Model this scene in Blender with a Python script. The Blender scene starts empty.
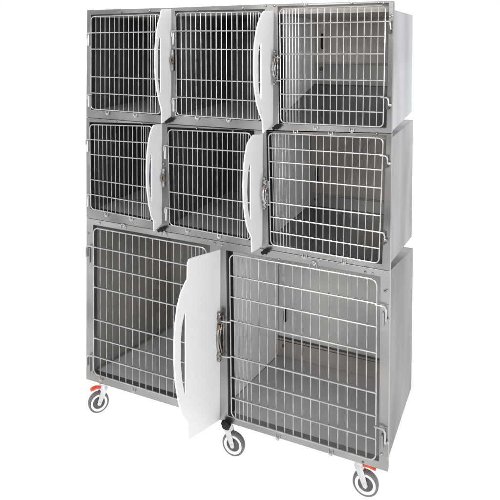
import bpy, bmesh, math, random
from mathutils import Vector, Matrix
random.seed(4)
S = bpy.context.scene
COL = S.collection
# every measurement below is in metres: X along the front, Y into the depth, Z up
D = {'dividers': {'a1': {'X': 0.4154,
                     'outline': ((-0.0008, 1.5948), (-0.0697, 1.5888), (-0.0788, 1.5818), (-0.0862, 1.5584), (-0.1011, 1.5348), (-0.1143, 1.4926),
                                 (-0.123, 1.4319), (-0.125, 1.3751), (-0.1198, 1.3179), (-0.1064, 1.2713), (-0.0891, 1.2277), (-0.0746, 1.2031),
                                 (-0.0722, 1.1465), (0.0008, 1.1667)),
                     'slot': ((-0.0928, 1.4777), (-0.1023, 1.4317), (-0.1044, 1.3706), (-0.1006, 1.3169), (-0.0899, 1.2663), (-0.0824, 1.2658),
                              (-0.0825, 1.316), (-0.0827, 1.37), (-0.0829, 1.4316), (-0.083, 1.4778))},
              'a2': {'X': 0.8435,
                     'outline': ((-0.0031, 1.5769), (-0.0996, 1.5702), (-0.1192, 1.5595), (-0.1497, 1.5306), (-0.171, 1.4993), (-0.1853, 1.4585),
                                 (-0.1927, 1.4013), (-0.192, 1.3508), (-0.1821, 1.2996), (-0.1646, 1.254), (-0.1383, 1.217), (-0.1085, 1.1894),
                                 (-0.0978, 1.1423), (0.0042, 1.1619)),
                     'slot': ((-0.139, 1.4588), (-0.1547, 1.4176), (-0.1577, 1.3664), (-0.1512, 1.3112), (-0.1313, 1.2649), (-0.1215, 1.2641),
                              (-0.1222, 1.3095), (-0.1231, 1.3651), (-0.1239, 1.4172), (-0.1245, 1.4589))},
              'b1': {'X': 0.3738,
                     'outline': ((-0.0005, 1.1335), (-0.0631, 1.1378), (-0.0721, 1.1303), (-0.0877, 1.1127), (-0.1038, 1.0722), (-0.1139, 1.0235),
                                 (-0.1182, 0.9624), (-0.1137, 0.8995), (-0.1012, 0.8383), (-0.0826, 0.7866), (-0.063, 0.7558), (-0.0599, 0.716),
                                 (0.0007, 0.7295)),
                     'slot': ((-0.0868, 1.0228), (-0.0948, 0.9852), (-0.0977, 0.935), (-0.0939, 0.8874), (-0.0827, 0.8417), (-0.0767, 0.8403),
                              (-0.0768, 0.8836), (-0.0769, 0.9308), (-0.077, 0.9819), (-0.0771, 1.0212))},
              'b2': {'X': 0.8043,
                     'outline': ((-0.0032, 1.1222), (-0.0939, 1.1327), (-0.113, 1.1258), (-0.1476, 1.1114), (-0.1682, 1.0765), (-0.1803, 1.0372),
                                 (-0.1867, 0.9731), (-0.1824, 0.9136), (-0.1672, 0.8579), (-0.1436, 0.8094), (-0.1082, 0.7708), (-0.1007, 0.713),
                                 (0.0033, 0.7042)),
                     'slot': ((-0.1344, 1.0323), (-0.1487, 0.9895), (-0.1527, 0.9414), (-0.1456, 0.8907), (-0.1281, 0.8405), (-0.1167, 0.8374),
                              (-0.1174, 0.8838), (-0.118, 0.9336), (-0.1187, 0.9834), (-0.1193, 1.0295))},
              'c1': {'X': 0.6333,
                     'outline': ((-0.0032, 0.6652), (-0.2326, 0.7101), (-0.2565, 0.712), (-0.2675, 0.7029), (-0.2694, 0.6481), (-0.2875, 0.6392),
                                 (-0.3159, 0.6174), (-0.3387, 0.5824), (-0.3535, 0.5316), (-0.3613, 0.4716), (-0.3611, 0.4047), (-0.3513, 0.3293),
                                 (-0.3317, 0.2579), (-0.314, 0.2138), (-0.296, 0.1811), (-0.2705, 0.1541), (-0.2623, 0.1387), (-0.2605, 0.0813),
                                 (0.0028, -0.0003)),
                     'slot': ((-0.2906, 0.539), (-0.3104, 0.496), (-0.3172, 0.4411), (-0.3169, 0.383), (-0.3081, 0.3239), (-0.2892, 0.2604),
                              (-0.2805, 0.2557), (-0.2808, 0.3097), (-0.2811, 0.3654), (-0.2814, 0.4245), (-0.2817, 0.4834), (-0.282, 0.5354))}},
 'doors': {'a1': ((0.0319, 1.5703), (0.3716, 1.5736), (0.3723, 1.1746), (0.0308, 1.178)),
           'a2': ((0.4423, 1.5765), (0.8007, 1.5744), (0.8031, 1.175), (0.4469, 1.1763)),
           'a3': ((0.8716, 1.583), (1.2426, 1.585), (1.2389, 1.1777), (0.8785, 1.1704)),
           'b1': ((0.0243, 1.1104), (0.335, 1.1228), (0.3355, 0.738), (0.029, 0.7498)),
           'b2': ((0.4084, 1.1135), (0.7626, 1.1238), (0.7607, 0.7237), (0.4165, 0.7336)),
           'b3': ((0.8315, 1.1292), (1.2396, 1.1396), (1.2297, 0.7137), (0.8429, 0.7185)),
           'c1': ((0.0431, 0.6693), (0.5804, 0.6648), (0.5827, 0.0378), (0.0432, 0.0376)),
           'c2': ((0.6777, 0.6569), (1.2237, 0.6565), (1.2255, 0.032), (0.689, 0.0308))},
 'frames': {'a': ((0.0037, 1.5997), (0.3884, 1.5987), (0.8237, 1.6013), (1.267, 1.6001), (1.2651, 1.1575), (0.803, 1.1358), (0.3892, 1.1351),
                  (-0.0008, 1.1392)),
            'b': ((-0.0008, 1.1379), (0.3892, 1.1339), (0.803, 1.1346), (1.2648, 1.1559), (1.2644, 0.6909), (0.8056, 0.6964), (0.3668, 0.7007),
                  (-0.0006, 0.705)),
            'c': ((-0.0006, 0.7037), (0.3668, 0.6994), (0.8056, 0.6953), (1.2641, 0.6897), (1.2649, 0.0012), (0.9301, 0.001), (0.5057, -0.0006),
                  (-0.0035, -0.0027))},
 'hinges': {'a1': ((0.025, 1.5011), (0.0267, 1.241)),
            'a2': ((0.4375, 1.5064), (0.4409, 1.2414)),
            'a3': ((1.2464, 1.5318), (1.2424, 1.277)),
            'b1': ((0.019, 1.047), (0.0217, 0.8101)),
            'b2': ((0.4021, 1.0505), (0.4072, 0.802)),
            'b3': ((1.2412, 1.081), (1.2346, 0.8209)),
            'c1': ((0.033, 0.5884), (0.0349, 0.1136)),
            'c2': ((1.2311, 0.5722), (1.232, 0.1523))},
 'knobs': {'a': ((0.4145, 1.1519), (0.8651, 1.1546)), 'b': ((0.3807, 0.7108), (0.8245, 0.6911)), 'c': ((0.6701, 0.0101),)},
 'latches': {'a1': ((0.4284, 1.4471), (0.4286, 1.3368)),
             'a2': ((-0.4755, 1.6558), (-0.4755, 1.6558)),
             'a3': ((0.8596, 1.4305), (0.8615, 1.3111)),
             'b1': ((0.3874, 0.9687), (0.3875, 0.8725)),
             'b3': ((0.824, 0.9653), (0.8278, 0.8552)),
             'c2': ((0.6441, 0.4367), (0.647, 0.2442))},
 'studs': {'a': ((0.1805, 1.5864), (0.3175, 1.5899), (0.1123, 1.1612), (0.2508, 1.1588), (0.5339, 1.5849), (0.7247, 1.5895), (0.5374, 1.1654),
                 (0.6695, 1.1638), (0.8156, 1.5961), (0.8492, 1.5948), (0.9633, 1.5964), (1.1296, 1.5973), (1.22, 1.5961), (1.2363, 1.5943),
                 (1.2563, 1.547), (1.2614, 1.5519), (1.0056, 1.1553), (1.1335, 1.1567)),
           'b': ((0.1554, 1.1296), (0.2832, 1.1303), (0.1068, 0.729), (0.2324, 0.7287), (0.5332, 1.1264), (0.6862, 1.1253), (0.4947, 0.7165),
                 (0.6324, 0.7136), (0.9334, 1.1361), (1.0605, 1.1385), (1.2178, 1.1522), (1.2079, 1.1413), (0.97, 0.6908), (1.11, 0.6931),
                 (1.1855, 0.6911)),
           'c': ((0.01, 0.6382), (0.0706, 0.6912), (0.1908, 0.6942), (0.3854, 0.692), (0.6126, 0.6858), (0.6436, 0.6843), (0.8721, 0.6675),
                 (1.0014, 0.6707), (1.1836, 0.6735), (1.2092, 0.6727), (1.2494, 0.6199), (1.2572, 0.6248), (0.0766, 0.0164), (0.2426, 0.012),
                 (0.8725, 0.0008), (1.07, 0.005), (1.1817, 0.0079), (1.2442, 0.0577), (0.0143, 0.0686))}}
DEPTH = {'a': .57, 'b': .64, 'c': .70}
FLOOR_Z = -.131
FRONT = .030            # depth of the front frame

# ------------------------------------------------------------------ materials
def mat(name, base, metal=0., rough=.5, bump=None, mott=None, grain=None, spec=.5, coat=0., emit=None, alpha=None):
    m = bpy.data.materials.new(name); m.use_nodes = True
    nt = m.node_tree; N = nt.nodes; L = nt.links
    b = N['Principled BSDF']
    b.inputs['Base Color'].default_value = (*base, 1)
    b.inputs['Metallic'].default_value = metal
    b.inputs['Roughness'].default_value = rough
    b.inputs['Specular IOR Level'].default_value = spec
    b.inputs['Coat Weight'].default_value = coat
    tc = N.new('ShaderNodeTexCoord')
    def noise(scale, stretch, detail=3, rough_=.55):
        mp = N.new('ShaderNodeMapping'); mp.inputs['Scale'].default_value = stretch
        L.new(tc.outputs['Object'], mp.inputs['Vector'])
        n = N.new('ShaderNodeTexNoise'); n.inputs['Scale'].default_value = scale
        n.inputs['Detail'].default_value = detail; n.inputs['Roughness'].default_value = rough_
        L.new(mp.outputs['Vector'], n.inputs['Vector']); return n
    colour = None
    if mott:            # uneven tone, painted reflections on the side panels: (scale, stretch, low, high)
        n = noise(mott[0], mott[1], 1.3, .4)
        r = N.new('ShaderNodeMapRange'); r.inputs['From Min'].default_value = .3; r.inputs['From Max'].default_value = .7
        r.inputs['To Min'].default_value = mott[2]; r.inputs['To Max'].default_value = mott[3]
        L.new(n.outputs['Fac'], r.inputs['Value'])
        v = N.new('ShaderNodeVectorMath'); v.operation = 'SCALE'; v.inputs[0].default_value = base
        L.new(r.outputs['Result'], v.inputs['Scale']); colour = v.outputs['Vector']
        L.new(colour, b.inputs['Base Color'])
    if grain:           # brushed grain in the roughness: (scale, stretch, low, high)
        n = noise(grain[0], grain[1], 4, .7)
        r = N.new('ShaderNodeMapRange'); r.inputs['From Min'].default_value = .3; r.inputs['From Max'].default_value = .7
        r.inputs['To Min'].default_value = grain[2]; r.inputs['To Max'].default_value = grain[3]
        L.new(n.outputs['Fac'], r.inputs['Value']); L.new(r.outputs['Result'], b.inputs['Roughness'])
    if bump:            # (scale, stretch, strength)
        n = noise(bump[0], bump[1], 2)
        bp = N.new('ShaderNodeBump'); bp.inputs['Strength'].default_value = bump[2]; bp.inputs['Distance'].default_value = .01
        L.new(n.outputs['Fac'], bp.inputs['Height']); L.new(bp.outputs['Normal'], b.inputs['Normal'])
    if emit:
        b.inputs['Emission Color'].default_value = (*emit[0], 1); b.inputs['Emission Strength'].default_value = emit[1]
    return m

M = {
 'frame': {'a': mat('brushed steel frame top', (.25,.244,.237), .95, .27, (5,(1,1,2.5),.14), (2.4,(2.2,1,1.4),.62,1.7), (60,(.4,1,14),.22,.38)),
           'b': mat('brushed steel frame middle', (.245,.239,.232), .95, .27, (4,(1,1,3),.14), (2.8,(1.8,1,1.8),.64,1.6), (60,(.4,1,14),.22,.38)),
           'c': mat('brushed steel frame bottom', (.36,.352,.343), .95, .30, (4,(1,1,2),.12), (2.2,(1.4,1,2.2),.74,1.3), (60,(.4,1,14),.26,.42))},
 'side': {'a': mat('bright steel side', (.54,.56,.575), .95, .22, (2.2,(1,1,1.2),.5), (1.7,(1,2.6,1.4),.62,1.18)),  # cloudy reflections are mottled into the base colour of all three sides
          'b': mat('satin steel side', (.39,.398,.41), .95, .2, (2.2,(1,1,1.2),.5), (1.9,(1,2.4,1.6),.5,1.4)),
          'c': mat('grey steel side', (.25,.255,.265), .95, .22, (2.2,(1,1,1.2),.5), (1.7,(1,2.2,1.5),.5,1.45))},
 'dark': mat('steel lining with painted reflection', (.14,.134,.125), .4, .42, (4,(1,1,1),.15), (2.5,(1,1,.7),.7,1.5), (40,(1,1,10),.3,.5)),  # dark surroundings mirrored in the left cells, put into the colour
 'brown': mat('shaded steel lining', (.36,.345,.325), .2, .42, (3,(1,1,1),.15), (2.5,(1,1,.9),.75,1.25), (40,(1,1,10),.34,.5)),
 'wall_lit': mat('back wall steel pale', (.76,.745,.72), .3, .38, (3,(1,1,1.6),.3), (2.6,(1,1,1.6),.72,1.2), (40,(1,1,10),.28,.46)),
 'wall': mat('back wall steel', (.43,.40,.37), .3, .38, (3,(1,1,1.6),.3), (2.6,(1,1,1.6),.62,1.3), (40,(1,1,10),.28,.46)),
 'floor_dark': mat('steel tray with painted reflection', (.20,.195,.19), .7, .27, (2,(1,1,1),.10), (2.2,(1.4,1,1),.6,1.35)),  # dark reflection in the right-hand trays, put into the base colour
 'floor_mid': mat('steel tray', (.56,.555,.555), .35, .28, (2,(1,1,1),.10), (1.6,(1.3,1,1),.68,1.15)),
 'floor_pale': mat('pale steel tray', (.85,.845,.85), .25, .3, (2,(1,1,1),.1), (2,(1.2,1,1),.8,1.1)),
 'white': mat('white plastic board', (.855,.863,.885), 0, .38, (120,(1,1,1),.03), (2,(1,1,1),.985,1.01)),
 'wire': mat('polished wire', (.60,.59,.58), .9, .22, None, (30,(1,1,1),.8,1.1)),
 'wire2': mat('thin wire', (.52,.51,.50), .9, .28, None, (22,(1,1,1),.72,1.12)),
 'chrome': mat('chrome', (.42,.41,.40), 1, .14, (40,(1,1,1),.4), (60,(1,1,1),.5,1.5)),
 'brass': mat('brass tinted steel', (.31,.295,.26), 1, .2, (40,(1,1,1),.5), (40,(1,1,1),.5,1.4)),
 'copper': mat('copper spring', (.30,.21,.165), 1, .3),
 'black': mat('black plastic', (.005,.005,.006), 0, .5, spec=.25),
 'lower_back': mat('lower back steel', (.33,.318,.30), .4, .36, (3,(1,1,1.6),.2), (3,(1,1,1.6),.7,1.2), (30,(1,1,10),.28,.42)),
 'shade': mat('dark channel', (.10,.097,.094), .6, .45),
 'zinc': mat('zinc plated bracket', (.72,.73,.74), .5, .27, (20,(1,1,1),.1), (20,(1,1,1),.85,1.08)),
 'tyre': mat('grey rubber', (.15,.155,.16), 0, .5, None, (18,(1,1,1),.85,1.1)),
 'rim': mat('white nylon rim', (.86,.87,.88), 0, .35),
 'hub': mat('grey wheel disc', (.09,.094,.098), .1, .4, None, (30,(1,1,1),.8,1.3)),
 'red': mat('red orange plastic', (.82,.075,.025), 0, .35),
 'bumper': mat('clear silicone', (.50,.49,.48), .3, .25),
 'ground': mat('glowing studio sheet', (.15,.15,.15), 0, .8, spec=.1, emit=((1,1,1), .985)),  # emission added so the sheet stays white and shadowless
}

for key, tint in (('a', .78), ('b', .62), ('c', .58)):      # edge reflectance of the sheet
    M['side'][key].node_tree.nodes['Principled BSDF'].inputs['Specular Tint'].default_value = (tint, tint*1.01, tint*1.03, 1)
# ------------------------------------------------------------------ mesh helpers
def obj(name, bm, m, parent=None, smooth=True, bevel=None):
    bmesh.ops.recalc_face_normals(bm, faces=bm.faces)
    me = bpy.data.meshes.new(name); bm.to_mesh(me); bm.free()
    for k in (m if isinstance(m, (list, tuple)) else [m]): me.materials.append(k)
    o = bpy.data.objects.new(name, me); COL.objects.link(o)
    if parent: o.parent = parent
    if smooth:
        for p in me.polygons: p.use_smooth = True
        try: me.set_sharp_from_angle(angle=math.radians(38))
        except Exception: pass
    if bevel:
        b = o.modifiers.new('bevel', 'BEVEL'); b.width = bevel; b.segments = 2; b.limit_method = 'ANGLE'; b.angle_limit = math.radians(40)
        b.harden_normals = False
    return o
def tube(bm, pts, r, n=8, closed=False, flat=1., flatdir=None):
    pts = [Vector(p) for p in pts]; k = len(pts); rings = []; up = None
    for i, p in enumerate(pts):
        if closed: t = (pts[(i+1) % k] - pts[i-1])
        else: t = pts[min(i+1, k-1)] - pts[max(i-1, 0)]
        t.normalize()
        if up is None:
            up = Vector((0, 1, 0)) if abs(t.y) < .9 else Vector((1, 0, 0))
        a = up - t * up.dot(t); a.normalize(); b = t.cross(a); up = a
        rings.append([bm.verts.new(p + a*(r*flat*math.cos(2*math.pi*j/n)) + b*(r*math.sin(2*math.pi*j/n))) for j in range(n)])
    for i in range(k if closed else k-1):
        A, B = rings[i], rings[(i+1) % k]
        for j in range(n): bm.faces.new((A[j], A[(j+1) % n], B[(j+1) % n], B[j]))
    if not closed:
        bm.faces.new(rings[0][::-1]); bm.faces.new(rings[-1])
def box(bm, lo, hi, mi=0):
    v = [bm.verts.new((x, y, z)) for x in (lo[0], hi[0]) for y in (lo[1], hi[1]) for z in (lo[2], hi[2])]
    for q in ((0,1,3,2), (4,6,7,5), (0,4,5,1), (2,3,7,6), (0,2,6,4), (1,5,7,3)):
        f = bm.faces.new([v[i] for i in q]); f.material_index = mi
def lathe(bm, prof, c, axis, n=28, lobes=0, amp=0.):
    """prof: list of (radius, distance along axis)"""
    ax = Vector(axis).normalized(); u = ax.orthogonal().normalized(); w = ax.cross(u); c = Vector(c); rings = []
    for r, h in prof:
        if r < 1e-6: rings.append([bm.verts.new(c + ax*h)])
        else:
            rings.append([bm.verts.new(c + ax*h + (u*math.cos(2*math.pi*j/n) + w*math.sin(2*math.pi*j/n)) * r * (1 + amp*math.cos(lobes*2*math.pi*j/n))) for j in range(n)])
    for A, B in zip(rings, rings[1:]):
        for j in range(n):
            if len(A) == 1 and len(B) == 1: continue
            if len(A) == 1: bm.faces.new((A[0], B[j], B[(j+1) % n]))
            elif len(B) == 1: bm.faces.new((A[j], A[(j+1) % n], B[0]))
            else: bm.faces.new((A[j], A[(j+1) % n], B[(j+1) % n], B[j]))
def quad_prism(bm, q, y0, y1):
    """q: four (x, z), made solid between the depths y0 and y1"""
    a = [bm.verts.new((x, y0, z)) for x, z in q]; b = [bm.verts.new((x, y1, z)) for x, z in q]
    bm.faces.new(a); bm.faces.new(b[::-1])
    for i in range(len(q)): bm.faces.new((a[i], b[i], b[(i+1) % len(q)], a[(i+1) % len(q)]))
def lerp(a, b, t): return a + (b-a)*t
def poly_z(pts, x):
    pts = sorted(pts)
    if x <= pts[0][0]: return pts[0][1]
    for (x0, z0), (x1, z1) in zip(pts, pts[1:]):
        if x <= x1: return lerp(z0, z1, (x-x0)/max(1e-9, x1-x0))
    return pts[-1][1]
def empty(name, loc):
    o = bpy.data.objects.new(name, None); o.location = loc; o.empty_display_size = .1; COL.objects.link(o); return o
def tag(o, label, cat, group=None):
    o['label'] = label; o['category'] = cat
    if group: o['group'] = group

# ------------------------------------------------------------------ the setting
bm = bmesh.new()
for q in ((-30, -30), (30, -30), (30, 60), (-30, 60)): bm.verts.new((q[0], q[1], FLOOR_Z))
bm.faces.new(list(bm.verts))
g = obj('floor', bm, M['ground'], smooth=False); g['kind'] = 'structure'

# ------------------------------------------------------------------ one door
def door(key, parent, latch_left):
    TL, TR, BR, BL = D['doors'][key]
    def P(s, t, y=-.006):            # s from left to right, t from top to bottom
        top = (lerp(TL[0], TR[0], s), lerp(TL[1], TR[1], s)); bot = (lerp(BL[0], BR[0], s), lerp(BL[1], BR[1], s))
        return (lerp(top[0], bot[0], t), y, lerp(top[1], bot[1], t))
    w = TR[0]-TL[0]; h = TL[1]-BL[1]; big = key == 'c2' or key == 'c1'
    if key[1] == '3': rows = [1,.92,1.1,1.68,1,1,.93]; full, half = 13, 6
    elif big: rows = [1,1,1.12,1.72,1,.98,.97]; full, half = 14, 5
    else: rows = [1,1,1.7,1,1]; full, half = (12 if key[1] == '1' else 14), 5
    tot = sum(rows); T = [0]
    for r in rows: T.append(T[-1] + r/tot)
    unit = 1./(full + half*.5); widths = [.5*unit]*half + [unit]*full
    if not latch_left: widths = widths[::-1]
    Ss = [0]
    for q in widths: Ss.append(Ss[-1]+q)
    rf = .0029 if big else .0025
    # outer rod with rounded corners
    cr = .016 if not big else .022
    loop = []
    for (s, t, sx, st, a0) in ((0,0,1,1,180), (1,0,-1,1,270), (1,1,-1,-1,0), (0,1,1,-1,90)):
        for k in range(6):
            a = math.radians(a0 + 90*k/5)
            ca, sa = math.cos(a), math.sin(a)
            loop.append(P(s + (sx*cr + cr*ca)/w, t + (st*cr + cr*sa)/h, -.008))
    bm = bmesh.new(); tube(bm, loop, rf, 8, closed=True)
    for t in T[1:-1]:
        tube(bm, [P(0, t, -.0115), P(.33, t, -.0115+random.uniform(-.0006,.0006)), P(.66, t, -.0115), P(1, t, -.0115)], rf, 8)
    d = obj('cage_door', bm, M['wire'], parent)
    bm = bmesh.new()
    rv = .0023 if big else .00175
    for s in Ss[1:-1]: tube(bm, [P(s + random.uniform(-.0008,.0008), .002), P(s + random.uniform(-.0012,.0012), .5), P(s, .998)], rv, 6)
    obj('bars', bm, M['wire2'], d)
    # hinges: the cross rod runs on past the door, bends down and drops in a sleeve on the frame
    sd = 1 if latch_left else -1
    for (hx, hz) in D['hinges'][key]:
        k = 1.35 if big else 1.
        if not latch_left and not big: k = .62
        elif not big: k = .76
        tube_pts = [(hx - sd*.012, -.0115, hz), (hx + sd*.010*k, -.013, hz), (hx + sd*.015*k, -.014, hz-.003), (hx + sd*.018*k, -.014, hz-.010), (hx + sd*.018*k, -.013, hz-.036*k)]
        bm = bmesh.new(); tube(bm, tube_pts, rf*1.15, 8)
        ho = obj('hinge', bm, M['wire'], d)
        bm = bmesh.new(); x0, x1 = sorted((hx + sd*.006*k, hx + sd*.024*k))
        if sd > 0:
            quad_prism(bm, [(x0+.004, hz-.050*k), (x1, hz-.050*k), (x1, hz+.003), (x0+.010, hz+.003)], -.0030, -.0004)
            box(bm, (x0+.002, -.016, hz-.052*k), (x0+.010, -.0036, hz-.018*k))
            obj('hinge_plate', bm, M['shade'] if not big else M['frame']['c'], d, bevel=.001)
            bm = bmesh.new(); lathe(bm, [(0,.010),(.0045,.008),(.0060,.004),(.0062,0)], (x1-.001, -.0035, hz-.033*k), (0,-1,0), 12)
            obj('hinge_screw', bm, M['chrome'], d)
        else:
            if big: box(bm, (x0+.004, -.007, hz-.056*k), (x1-.004, -.0004, hz-.010))
            else: box(bm, (hx-.011, -.012, hz-.054), (hx-.003, -.0004, hz-.006))
            obj('hinge_plate', bm, M['frame']['c'] if big else M['zinc'], d, bevel=.001)
    # latch on the post
    if key in D['latches'] and key != 'a2':
        (x, zt), (x2, zb) = D['latches'][key]; xm = (x+x2)/2; L = zt-zb
        if key[1] == '1' and not big:            # only its keeper shows beside the white board
            bm = bmesh.new(); box(bm, (x-.004, -.014, zb+.1*L), (x+.006, -.0005, zt-.12*L))
            kp = obj('latch', bm, M['chrome'], d, bevel=.002)
            bm = bmesh.new(); tube(bm, [(x-.001, -.016, zb+.35*L), (x-.003, -.019, zb+.5*L), (x-.001, -.016, zb+.62*L)], .004, 8)
            obj('latch_lever', bm, M['copper'], d)
            bm = bmesh.new(); lathe(bm, [(0,.008),(.004,.006),(.005,0)], (x-.001, -.001, zt+.006), (0,-1,0), 10)
            obj('latch_screw', bm, M['chrome'], d)
            return d
        g = .95 if big else .74
        bm = bmesh.new()
        box(bm, (xm-.009*g, -.012, zb+.10*L), (xm+.010*g, -.0005, zt-.10*L))
        for z in (zb+.12*L, zt-.14*L):           # the two jaws that clasp the cross rods
            tube(bm, [(xm+.002, -.022, z-.014*g), (xm-.006*g, -.028, z), (xm+.003, -.024, z+.014*g)], .007*g, 10)
            lathe(bm, [(0,.014),(.006*g,.012),(.008*g,.004),(.008*g,0)], (xm-.002, -.020, z+(.02 if z > zb+.5*L else -.018)*g), (0,-1,0), 12)
        obj('latch', bm, M['brass'] if big else M['chrome'], d, bevel=.002)
        bm = bmesh.new()                          # hand lever, bowed out from the plate
        pts = []
        for k in range(9):
            t = k/8; pts.append((xm-.004*g - .003*math.sin(math.pi*t), -.022-.014*math.sin(math.pi*t), lerp(zb+.17*L, zt-.24*L, t)))
        tube(bm, pts, .0065*g, 10, flat=.6)
        tube(bm, [(q[0]+.010*g, q[1]+.006, q[2]) for q in pts], .0038*g, 8)
        obj('latch_lever', bm, M['brass'] if big else M['chrome'], d)
        bm = bmesh.new(); lathe(bm, [(0,0),(.0055*g,.001),(.0055*g,.020*g),(0,.021*g)], (xm, -.031, zt-.34*L), (0,0,1), 12)
        obj('latch_spring', bm, M['copper'], d)
        for z in (zb+.10*L, zt-.20*L): 
            bm = bmesh.new(); tube(bm, [(xm+.006, -.020, z), (P(0,.5)[0]-.012, -.016, z), (P(0,.5)[0]+.002, -.0115, z)], .0034*g, 8)
            obj('latch_rod', bm, M['wire'], d)
    return d

# ------------------------------------------------------------------ one tier of cages
SIDEPROF = {  # body in side view: front top, front bottom, back bottom, back top (heights)
 'a': (1.573, 1.160, 1.1715, 1.580), 'b': (1.1365, .704, .6175, 1.129), 'c': (.679, .020, -.082, .549)}
CELLFLOOR = {'a1': .012, 'a2': .012, 'a3': .112, 'b1': .004, 'b2': .004, 'b3': -.004, 'c1': -.098, 'c2': -.100}
def tier(t, n, name, label, cat):
    fr = D['frames'][t]; top = fr[:4]; bot = [fr[4], fr[5], fr[6], fr[7]]
    cx = (top[0][0]+top[3][0])/2; zb = min(p[1] for p in bot)
    root = empty(name, (cx, .3, zb)); root_parts = []
    tag(root, label, cat)
    keys = [t+str(i+1) for i in range(n)]
    op = {}
    for k in keys:
        TL, TR, BR, BL = D['doors'][k]; e = .009
        lx = {'a3': .011, 'b3': .012, 'c2': .019}.get(k, e)
        op[k] = [(TL[0]-lx, TL[1]+e), (TR[0]+e, TR[1]+e), (BR[0]+e, BR[1]-.0045), (BL[0]-lx, BL[1]-.0045)]
    # frame as one grid with openings
    cols_t = [top[0]]; cols_b = [bot[3]]
    xs = [None]; grid = []
    def column(otop, obot, ptop=None, pbot=None):
        T0 = (ptop[0] if ptop else otop[0], poly_z(top, otop[0]) if not ptop else ptop[1])
        B0 = (pbot[0] if pbot else obot[0], poly_z(bot, obot[0]) if not pbot else pbot[1])
        grid.append([T0, otop, obot, B0])
    k0, k1 = keys[0], keys[-1]
    column((lerp(top[0][0], bot[3][0], .06), op[k0][0][1]), (bot[3][0], op[k0][3][1]), top[0], bot[3])
    for k in keys:
        column(op[k][0], op[k][3]); column(op[k][1], op[k][2])
    column((top[3][0], op[k1][1][1]), (bot[0][0], op[k1][2][1]), top[3], bot[0])
    bm = bmesh.new()
    V = [[[bm.verts.new((x, y, z)) for (x, z) in c] for c in grid] for y in (0., FRONT)]
    nC = len(grid)
    solid = lambda i, j: not (j == 1 and i % 2 == 1)
    for i in range(nC-1):
        for j in range(3):
            if not solid(i, j): continue
            for s in (0, 1): bm.faces.new((V[s][i][j], V[s][i+1][j], V[s][i+1][j+1], V[s][i][j+1]))
    def wall(a, b):
        (i, j), (k, l) = a, b; bm.faces.new((V[0][i][j], V[0][k][l], V[1][k][l], V[1][i][j]))
    for i in range(nC-1): wall((i, 0), (i+1, 0)); wall((i, 3), (i+1, 3))
    for j in range(3): wall((0, j), (0, j+1)); wall((nC-1, j), (nC-1, j+1))
    for i in range(1, nC-1, 2):
        wall((i, 1), (i+1, 1)); wall((i, 2), (i+1, 2)); wall((i, 1), (i, 2)); wall((i+1, 1), (i+1, 2))
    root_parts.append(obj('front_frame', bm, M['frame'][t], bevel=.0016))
    # outer body
    zft, zfb, zbb, zbt = SIDEPROF[t]; Dp = DEPTH[t]; xl = top[0][0]+.006; xr = top[3][0]-.0045
    bm = bmesh.new()
    A = [bm.verts.new((x, y, z)) for x in (xl, xr) for (y, z) in ((FRONT+.0005, zft), (FRONT+.0005, zfb), (Dp, zbb), (Dp, zbt))]
    for q in ((0,1,2,3), (4,5,6,7), (3,2,6,7), (0,3,7,4), (1,2,6,5)): bm.faces.new([A[i] for i in q])
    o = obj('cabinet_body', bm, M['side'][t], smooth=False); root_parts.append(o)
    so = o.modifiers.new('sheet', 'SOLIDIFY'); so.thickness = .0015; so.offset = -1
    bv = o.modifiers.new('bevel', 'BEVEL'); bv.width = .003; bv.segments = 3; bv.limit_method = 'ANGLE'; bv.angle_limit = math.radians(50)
    # linings of the cells
    for i, k in enumerate(keys):
        q = op[k]; x0 = q[0][0]-.004; x1 = q[1][0]+.004
        light = k in ('a3', 'b3', 'c2')
        if light: x0 = D['dividers'][{'a3': 'a2', 'b3': 'b2', 'c2': 'c1'}[k]]['X'] + .0035
        zf = min(q[2][1], q[3][1]) - .0005; zt = max(q[0][1], q[1][1]) + .003; zhead = zt
        zt = min(zt, zft-.006)
        y0 = FRONT+.001; y1 = Dp-.012; zfr = zf; zbk = zf + CELLFLOOR[k]
        zbt2 = min(zt, zbt-.006)
        zf = zfr
        bm = bmesh.new()
        P = lambda x, y, z: bm.verts.new((x, y, z))
        w = [P(x1,y0,zt), P(x1,y1,zbt2), P(x1,y1,zbk), P(x1,y0,zf)]; bm.faces.new(w)
        c = [P(x0,y0,zt), P(x1,y0,zt), P(x1,y1,zbt2), P(x0,y1,zbt2)]; bm.faces.new(c)
        if not light: c = [P(x0,y0,zt), P(x0,y1,zbt2), P(x0,y1,zbk), P(x0,y0,zf)]; bm.faces.new(c)
        if zhead > zt+.001: box(bm, (x0, y0-.0006, zt-.001), (x1, y0+.0006, zhead))
        wm = M['brown'] if k == 'c1' else M['wall_lit'] if k == 'c2' else M['wall'] if light else M['dark']  # one steel throughout
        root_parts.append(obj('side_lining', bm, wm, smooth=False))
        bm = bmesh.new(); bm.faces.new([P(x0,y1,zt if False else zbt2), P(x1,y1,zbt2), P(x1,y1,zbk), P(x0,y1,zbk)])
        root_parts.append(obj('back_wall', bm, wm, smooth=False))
        bm = bmesh.new(); box(bm, (x0, y0, -.0012), (x1, y1, 0))
        for v in bm.verts: v.co.z += lerp(zf, zbk, (v.co.y-y0)/(y1-y0))
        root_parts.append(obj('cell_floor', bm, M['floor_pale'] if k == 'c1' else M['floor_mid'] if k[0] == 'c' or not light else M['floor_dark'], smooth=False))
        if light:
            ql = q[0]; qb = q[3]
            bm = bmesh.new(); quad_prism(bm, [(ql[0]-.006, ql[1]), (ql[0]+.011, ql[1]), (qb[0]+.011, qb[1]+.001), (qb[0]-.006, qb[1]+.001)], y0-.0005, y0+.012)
            root_parts.append(obj('gap_shade_strip', bm, M['black'], smooth=False))  # black strip added to stand for shade in the gap by the post
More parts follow.
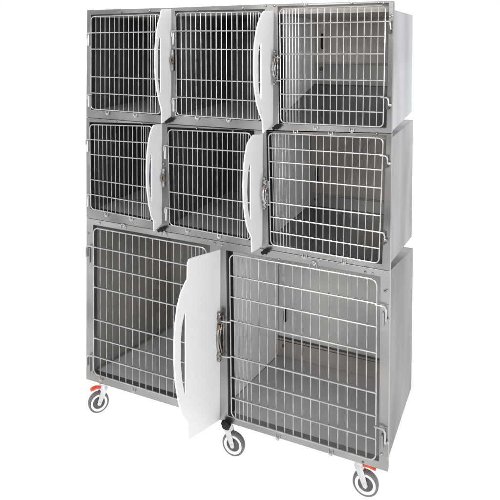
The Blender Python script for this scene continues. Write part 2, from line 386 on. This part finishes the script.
        if k == 'c1':
            bm = bmesh.new(); tube(bm, [(x0+.004, y0+.004, zf+.005), (x0+.004, y1-.002, zbk+.005)], .004, 8)
            root_parts.append(obj('floor_edge', bm, M['wire2']))
        if light:
            zs = {'a3': 1.372, 'b3': .762, 'c2': .02}[k]; ys = y1-.0006
            bm = bmesh.new(); box(bm, (x0, ys-.006, zs-.004), (x1, ys, zs+.004))
            if k == 'c2': box(bm, (x0, ys-.004, zs-.018), (x1, ys, zs-.014))
            root_parts.append(obj('wall_rail', bm, M['shade'] if k == 'c2' else M['brown'], bevel=.001))
            lp = [(x0, zbk+.001), (x1, zbk+.001), (x1, zs-.005), (x0, zs-.005)]
            bm = bmesh.new(); quad_prism(bm, lp, ys-.003, ys-.0005)
            root_parts.append(obj('lower_back_panel', bm, M['wall'] if k == 'c2' else M['lower_back'], smooth=False))  # panel over the lower back wall, darker in tone than above
            lx = x0 + .035; zq = {'a3': 1.47, 'b3': .85, 'c2': .135}[k]
            bm = bmesh.new(); tube(bm, [(lx, ys-.004, zq-.032), (lx, ys-.010, zq-.02), (lx, ys-.010, zq+.02), (lx, ys-.004, zq+.032)], .007, 10)
            root_parts.append(obj('wall_catch', bm, M['black']))
            bm = bmesh.new(); lathe(bm, [(0,.012),(.007,.010),(.010,0)], (lx-.006, ys, zs-.025 if k != 'c2' else zs-.04), (0,-1,0), 14)
            root_parts.append(obj('wall_screw', bm, M['shade']))
    # doors
    for i, k in enumerate(keys):
        left = k in ('a3', 'b3', 'c2'); root_parts.append(door(k, None, left))
    # pull-out dividers
    for dk, dv in sorted(D['dividers'].items()):
        if dk[0] != t: continue
        X = dv['X']; out = list(dv['outline']); long = dk in ('a2', 'b2', 'c1')
        k = {'a2': 'a3', 'b2': 'b3', 'c1': 'c2'}.get(dk, dk)
        yb = Dp-.013 if long else .024
        q = op[k]; zf = min(q[2][1], q[3][1]) + .0; zbk = zf + CELLFLOOR[k]; ztp = min(max(q[0][1], q[1][1]), zbt-.008)
        zin = lerp(zf, zbk, (yb-.03)/(Dp-.04)) if long else zf
        z0t, z0b = out[0][1], out[-1][1]
        back = [(.031, zf), (yb, zin), (yb, ztp if long else ztp), (.031, max(q[0][1], q[1][1]))] if long else [(yb, z0b), (yb, z0t)]
        bm = bmesh.new()
        ring = [(y, z) for y, z in out] + back
        th = .005
        ov = [[bm.verts.new((X+s*th/2, y, z)) for y, z in ring] for s in (-1, 1)]
        sv = [[bm.verts.new((X+s*th/2, y, z)) for y, z in dv['slot']] for s in (-1, 1)]
        for A, B in ((ov, len(ring)), (sv, len(dv['slot']))):
            for i in range(B): bm.faces.new((A[0][i], A[0][(i+1) % B], A[1][(i+1) % B], A[1][i]))
        for s in (0, 1):
            es = []
            for A in (ov[s], sv[s]):
                for i in range(len(A)):
                    e = bm.edges.get((A[i], A[(i+1) % len(A)])); es.append(e)
            bmesh.ops.triangle_fill(bm, edges=es, use_beauty=True)
        bmesh.ops.dissolve_limit(bm, angle_limit=.01, verts=bm.verts, edges=bm.edges)
        o = obj('sliding_divider', bm, M['white'], bevel=.0012); root_parts.append(o)
        # studs, bumper loops
    loops = {'a': (2,3,6,7,10,16,17), 'b': (2,3,6,7,8,9,12,13), 'c': (2,3,7,12,13,14,15)}[t]
    for i, (x, z) in enumerate(D['studs'][t]):
        if i in loops:
            up = t == 'c' and i in (2,3,7); r = .012 if up else .007; s = 1 if up else -1
            bm = bmesh.new()
            tube(bm, [(x-r, -.004, z-s*.010)] + [(x-r*math.cos(math.pi*k/8), -.006, z + s*(r*math.sin(math.pi*k/8)-.002)) for k in range(9)] + [(x+r, -.004, z-s*.010)], .0013, 6)
            lathe(bm, [(0,.009),(.0035,.0075),(.0048,.003),(.0048,.0002)], (x+(.004 if up else 0), 0, z), (0,-1,0), 12)
            root_parts.append(obj('door_bumper', bm, M['bumper']))
        else:
            bm = bmesh.new(); lathe(bm, [(0,.005),(.0030,.0042),(.0046,.002),(.0048,.0002)], (x, 0, z), (0,-1,0), 12)
            root_parts.append(obj('rivet', bm, M['chrome']))
    for (x, z) in D['knobs'][t]:
        bm = bmesh.new()
        if t == 'c': lathe(bm, [(0,.002),(.012,.004),(.018,.010),(.018,.024),(.012,.030),(0,.031)], (x, -.0, z-.004), (0,-1,-.25), 30, 5, .10)
        else:
            lathe(bm, [(.004,0),(.004,.006),(.009,.008),(.010,.014),(.006,.019),(0,.020)], (x, 0, z), (0,-1,0), 24, 5, .1)
            tube(bm, [(x-.015, -.014, z-.008), (x, -.014, z), (x+.015, -.014, z+.009)], .0065, 10, flat=.7)
        root_parts.append(obj('clamp_knob', bm, M['black']))
    if t == 'c':
        for c in casters(): root_parts.append(c)
    for o in root_parts:
        o.parent = root; o.matrix_parent_inverse = Matrix.Translation(-root.location)
    return root

# ------------------------------------------------------------------ casters
def caster(cx, cy, nrm, trail, brake, ztop=-.0045):
    n = Vector((*nrm, 0)).normalized(); td = Vector((*trail, 0)).normalized(); r = .0445
    c = Vector((cx, cy, FLOOR_Z + r + .0003)); stem = c - td*.022; stem.z = ztop
    bm = bmesh.new()
    lathe(bm, [(0,0),(.020,0),(.020,-.006),(.013,-.012),(.014,-.020),(.018,-.026),(.018,-.032),(0,-.033)], stem, (0,0,1), 24)
    for s in (-1, 1):               # two tapered fork arms
        off = n*s*.0175
        a = stem + Vector((0,0,-.026)) + off*.85; b = c + off
        dirv = (b-a).normalized(); side = dirv.cross(n).normalized(); th = n*.0018
        ring = []
        for p_, w_ in ((a, .013), (lerp(a, b, .5), .011), (b + dirv*.004, .0085)):
            ring.append([bm.verts.new(p_ + side*w_ + th), bm.verts.new(p_ - side*w_ + th), bm.verts.new(p_ - side*w_ - th), bm.verts.new(p_ + side*w_ - th)])
        for A, B in zip(ring, ring[1:]):
            for j in range(4): bm.faces.new((A[j], A[(j+1) % 4], B[(j+1) % 4], B[j]))
        bm.faces.new(ring[0]); bm.faces.new(ring[-1][::-1])
        lathe(bm, [(0,.005),(.0075,.004),(.0085,0),(.0085,-.003),(0,-.003)], b, n*s, 16)
    f = obj('caster', bm, M['zinc'], bevel=.001)
    bm = bmesh.new(); R = r
    lathe(bm, [(R*.80,-.0105),(R*.93,-.0125),(R*.985,-.009),(R,-.003),(R,.003),(R*.985,.009),(R*.93,.0125),(R*.80,.0105),(R*.79,0),(R*.80,-.0105)], c, n, 48)
    obj('tyre', bm, M['tyre'], f)
    bm = bmesh.new()
    lathe(bm, [(R*.58,-.0095),(R*.62,-.0118),(R*.80,-.0118),(R*.81,0),(R*.80,.0118),(R*.62,.0118),(R*.58,.0095)], c, n, 48)
    obj('wheel_rim', bm, M['rim'], f)
    bm = bmesh.new()
    lathe(bm, [(0,-.0105),(R*.2,-.0105),(R*.26,-.007),(R*.50,-.006),(R*.60,-.0095),(R*.60,.0095),(R*.50,.006),(R*.26,.007),(R*.2,.0105),(0,.0105)], c, n, 48)
    obj('wheel_disc', bm, M['hub'], f)
    if brake:
        bm = bmesh.new(); a = stem + Vector((0,0,-.020)) + td*.014
        pts = [(a, .008, .0035), (a + td*.018 + Vector((0,0,.003)), .010, .004), (a + td*.033 + Vector((0,0,0)), .011, .004), (a + td*.043 + Vector((0,0,-.004)), .009, .0028)]
        ring = []
        for p_, w_, h_ in pts:
            ring.append([bm.verts.new(p_ + n*(w_*sx) + Vector((0,0,h_*sz))) for sx, sz in ((1,1),(-1,1),(-1,-1),(1,-1))])
        for A, B in zip(ring, ring[1:]):
            for j in range(4): bm.faces.new((A[j], A[(j+1) % 4], B[(j+1) % 4], B[j]))
        bm.faces.new(ring[0]); bm.faces.new(ring[-1][::-1])
        obj('brake_pedal', bm, M['red'], f, bevel=.002)
    return f
def casters():
    return [caster(.0585, .004, (.775,-.63), (-.63,-.775), True),
            caster(.6875, .018, (.05,-1), (1,.05), False),
            caster(1.185, .036, (.05,-1), (1,.05), True),
            caster(.12, .36, (.3,-1), (-1,-.3), False, -.034),
            caster(1.10, .36, (.1,-1), (1,.1), False, -.034)]

tier('a', 3, 'cage_cabinet', 'topmost steel pet cage cabinet with three wire doors, its side panel the palest', 'pet cage')
tier('b', 3, 'cage_cabinet', 'middle steel pet cage cabinet with three wire doors, between the other two cabinets', 'pet cage')
tier('c', 2, 'cage_cabinet', 'bottom steel pet cage cabinet on casters, tallest, with two large wire doors', 'pet cage')

# ------------------------------------------------------------------ world and lamps
W = bpy.data.worlds.new('World'); S.world = W; W.use_nodes = True
nt = W.node_tree; N = nt.nodes; L = nt.links; bg = N['Background']
tc = N.new('ShaderNodeTexCoord')
dot = N.new('ShaderNodeVectorMath'); dot.operation = 'DOT_PRODUCT'; dot.inputs[1].default_value = (-.30, .954, 0)
L.new(tc.outputs['Generated'], dot.inputs[0])
ramp = N.new('ShaderNodeValToRGB'); ramp.color_ramp.interpolation = 'EASE'
ramp.color_ramp.elements[0].position = .0; ramp.color_ramp.elements[0].color = (.78,.78,.78,1)
ramp.color_ramp.elements[1].position = .62; ramp.color_ramp.elements[1].color = (1.02,1.02,1.02,1)
e = ramp.color_ramp.elements.new(.30); e.color = (.85,.85,.85,1)
mr = N.new('ShaderNodeMapRange'); mr.inputs['From Min'].default_value = -1; mr.inputs['From Max'].default_value = 1
L.new(dot.outputs['Value'], mr.inputs['Value']); L.new(mr.outputs['Result'], ramp.inputs['Fac'])
L.new(ramp.outputs['Color'], bg.inputs['Color']); bg.inputs['Strength'].default_value = 1.

def area(name, loc, target, size, energy, col=(1,1,1)):
    l = bpy.data.lights.new(name, 'AREA'); l.shape = 'RECTANGLE'; l.size = size[0]; l.size_y = size[1]; l.energy = energy; l.color = col
    o = bpy.data.objects.new(name, l); COL.objects.link(o); o.location = loc
    o.rotation_euler = (Vector(target)-Vector(loc)).to_track_quat('-Z', 'Y').to_euler(); return o
area('fill_right', (3.4, -3.6, 2.0), (.7, .2, .7), (1.6, 1.6), 66)  # fill light added to brighten the white boards
area('fill_front', (.2, -4.2, 2.9), (.6, .2, .8), (1.4, 1.0), 52)  # second added fill, lifts the cell interiors

# ------------------------------------------------------------------ camera
cam = bpy.data.cameras.new('camera'); co = bpy.data.objects.new('camera', cam); COL.objects.link(co); S.camera = co
r = Vector((.89982871, .43623054, .003349)); u = Vector((-.01319994, .019553, .99972168)); f = Vector((-.43604364, .89962249, -.02335256))
m = Matrix((r, u, -f)).transposed().to_4x4(); m.translation = Vector((1.5636755, -2.0280223, 1.4495368)); co.matrix_world = m
cam.sensor_width = 36; cam.lens = 584.58432*36/500; cam.shift_x = (250-208.18535)/500; cam.shift_y = -(250-59.16725)/500
cam.clip_start = .05; cam.clip_end = 200
S.render.resolution_x = 1024; S.render.resolution_y = 1024
S.view_settings.view_transform = 'Standard'; S.view_settings.look = 'None'; S.view_settings.exposure = 0
S.cycles.max_bounces = 8; S.cycles.use_denoising = True
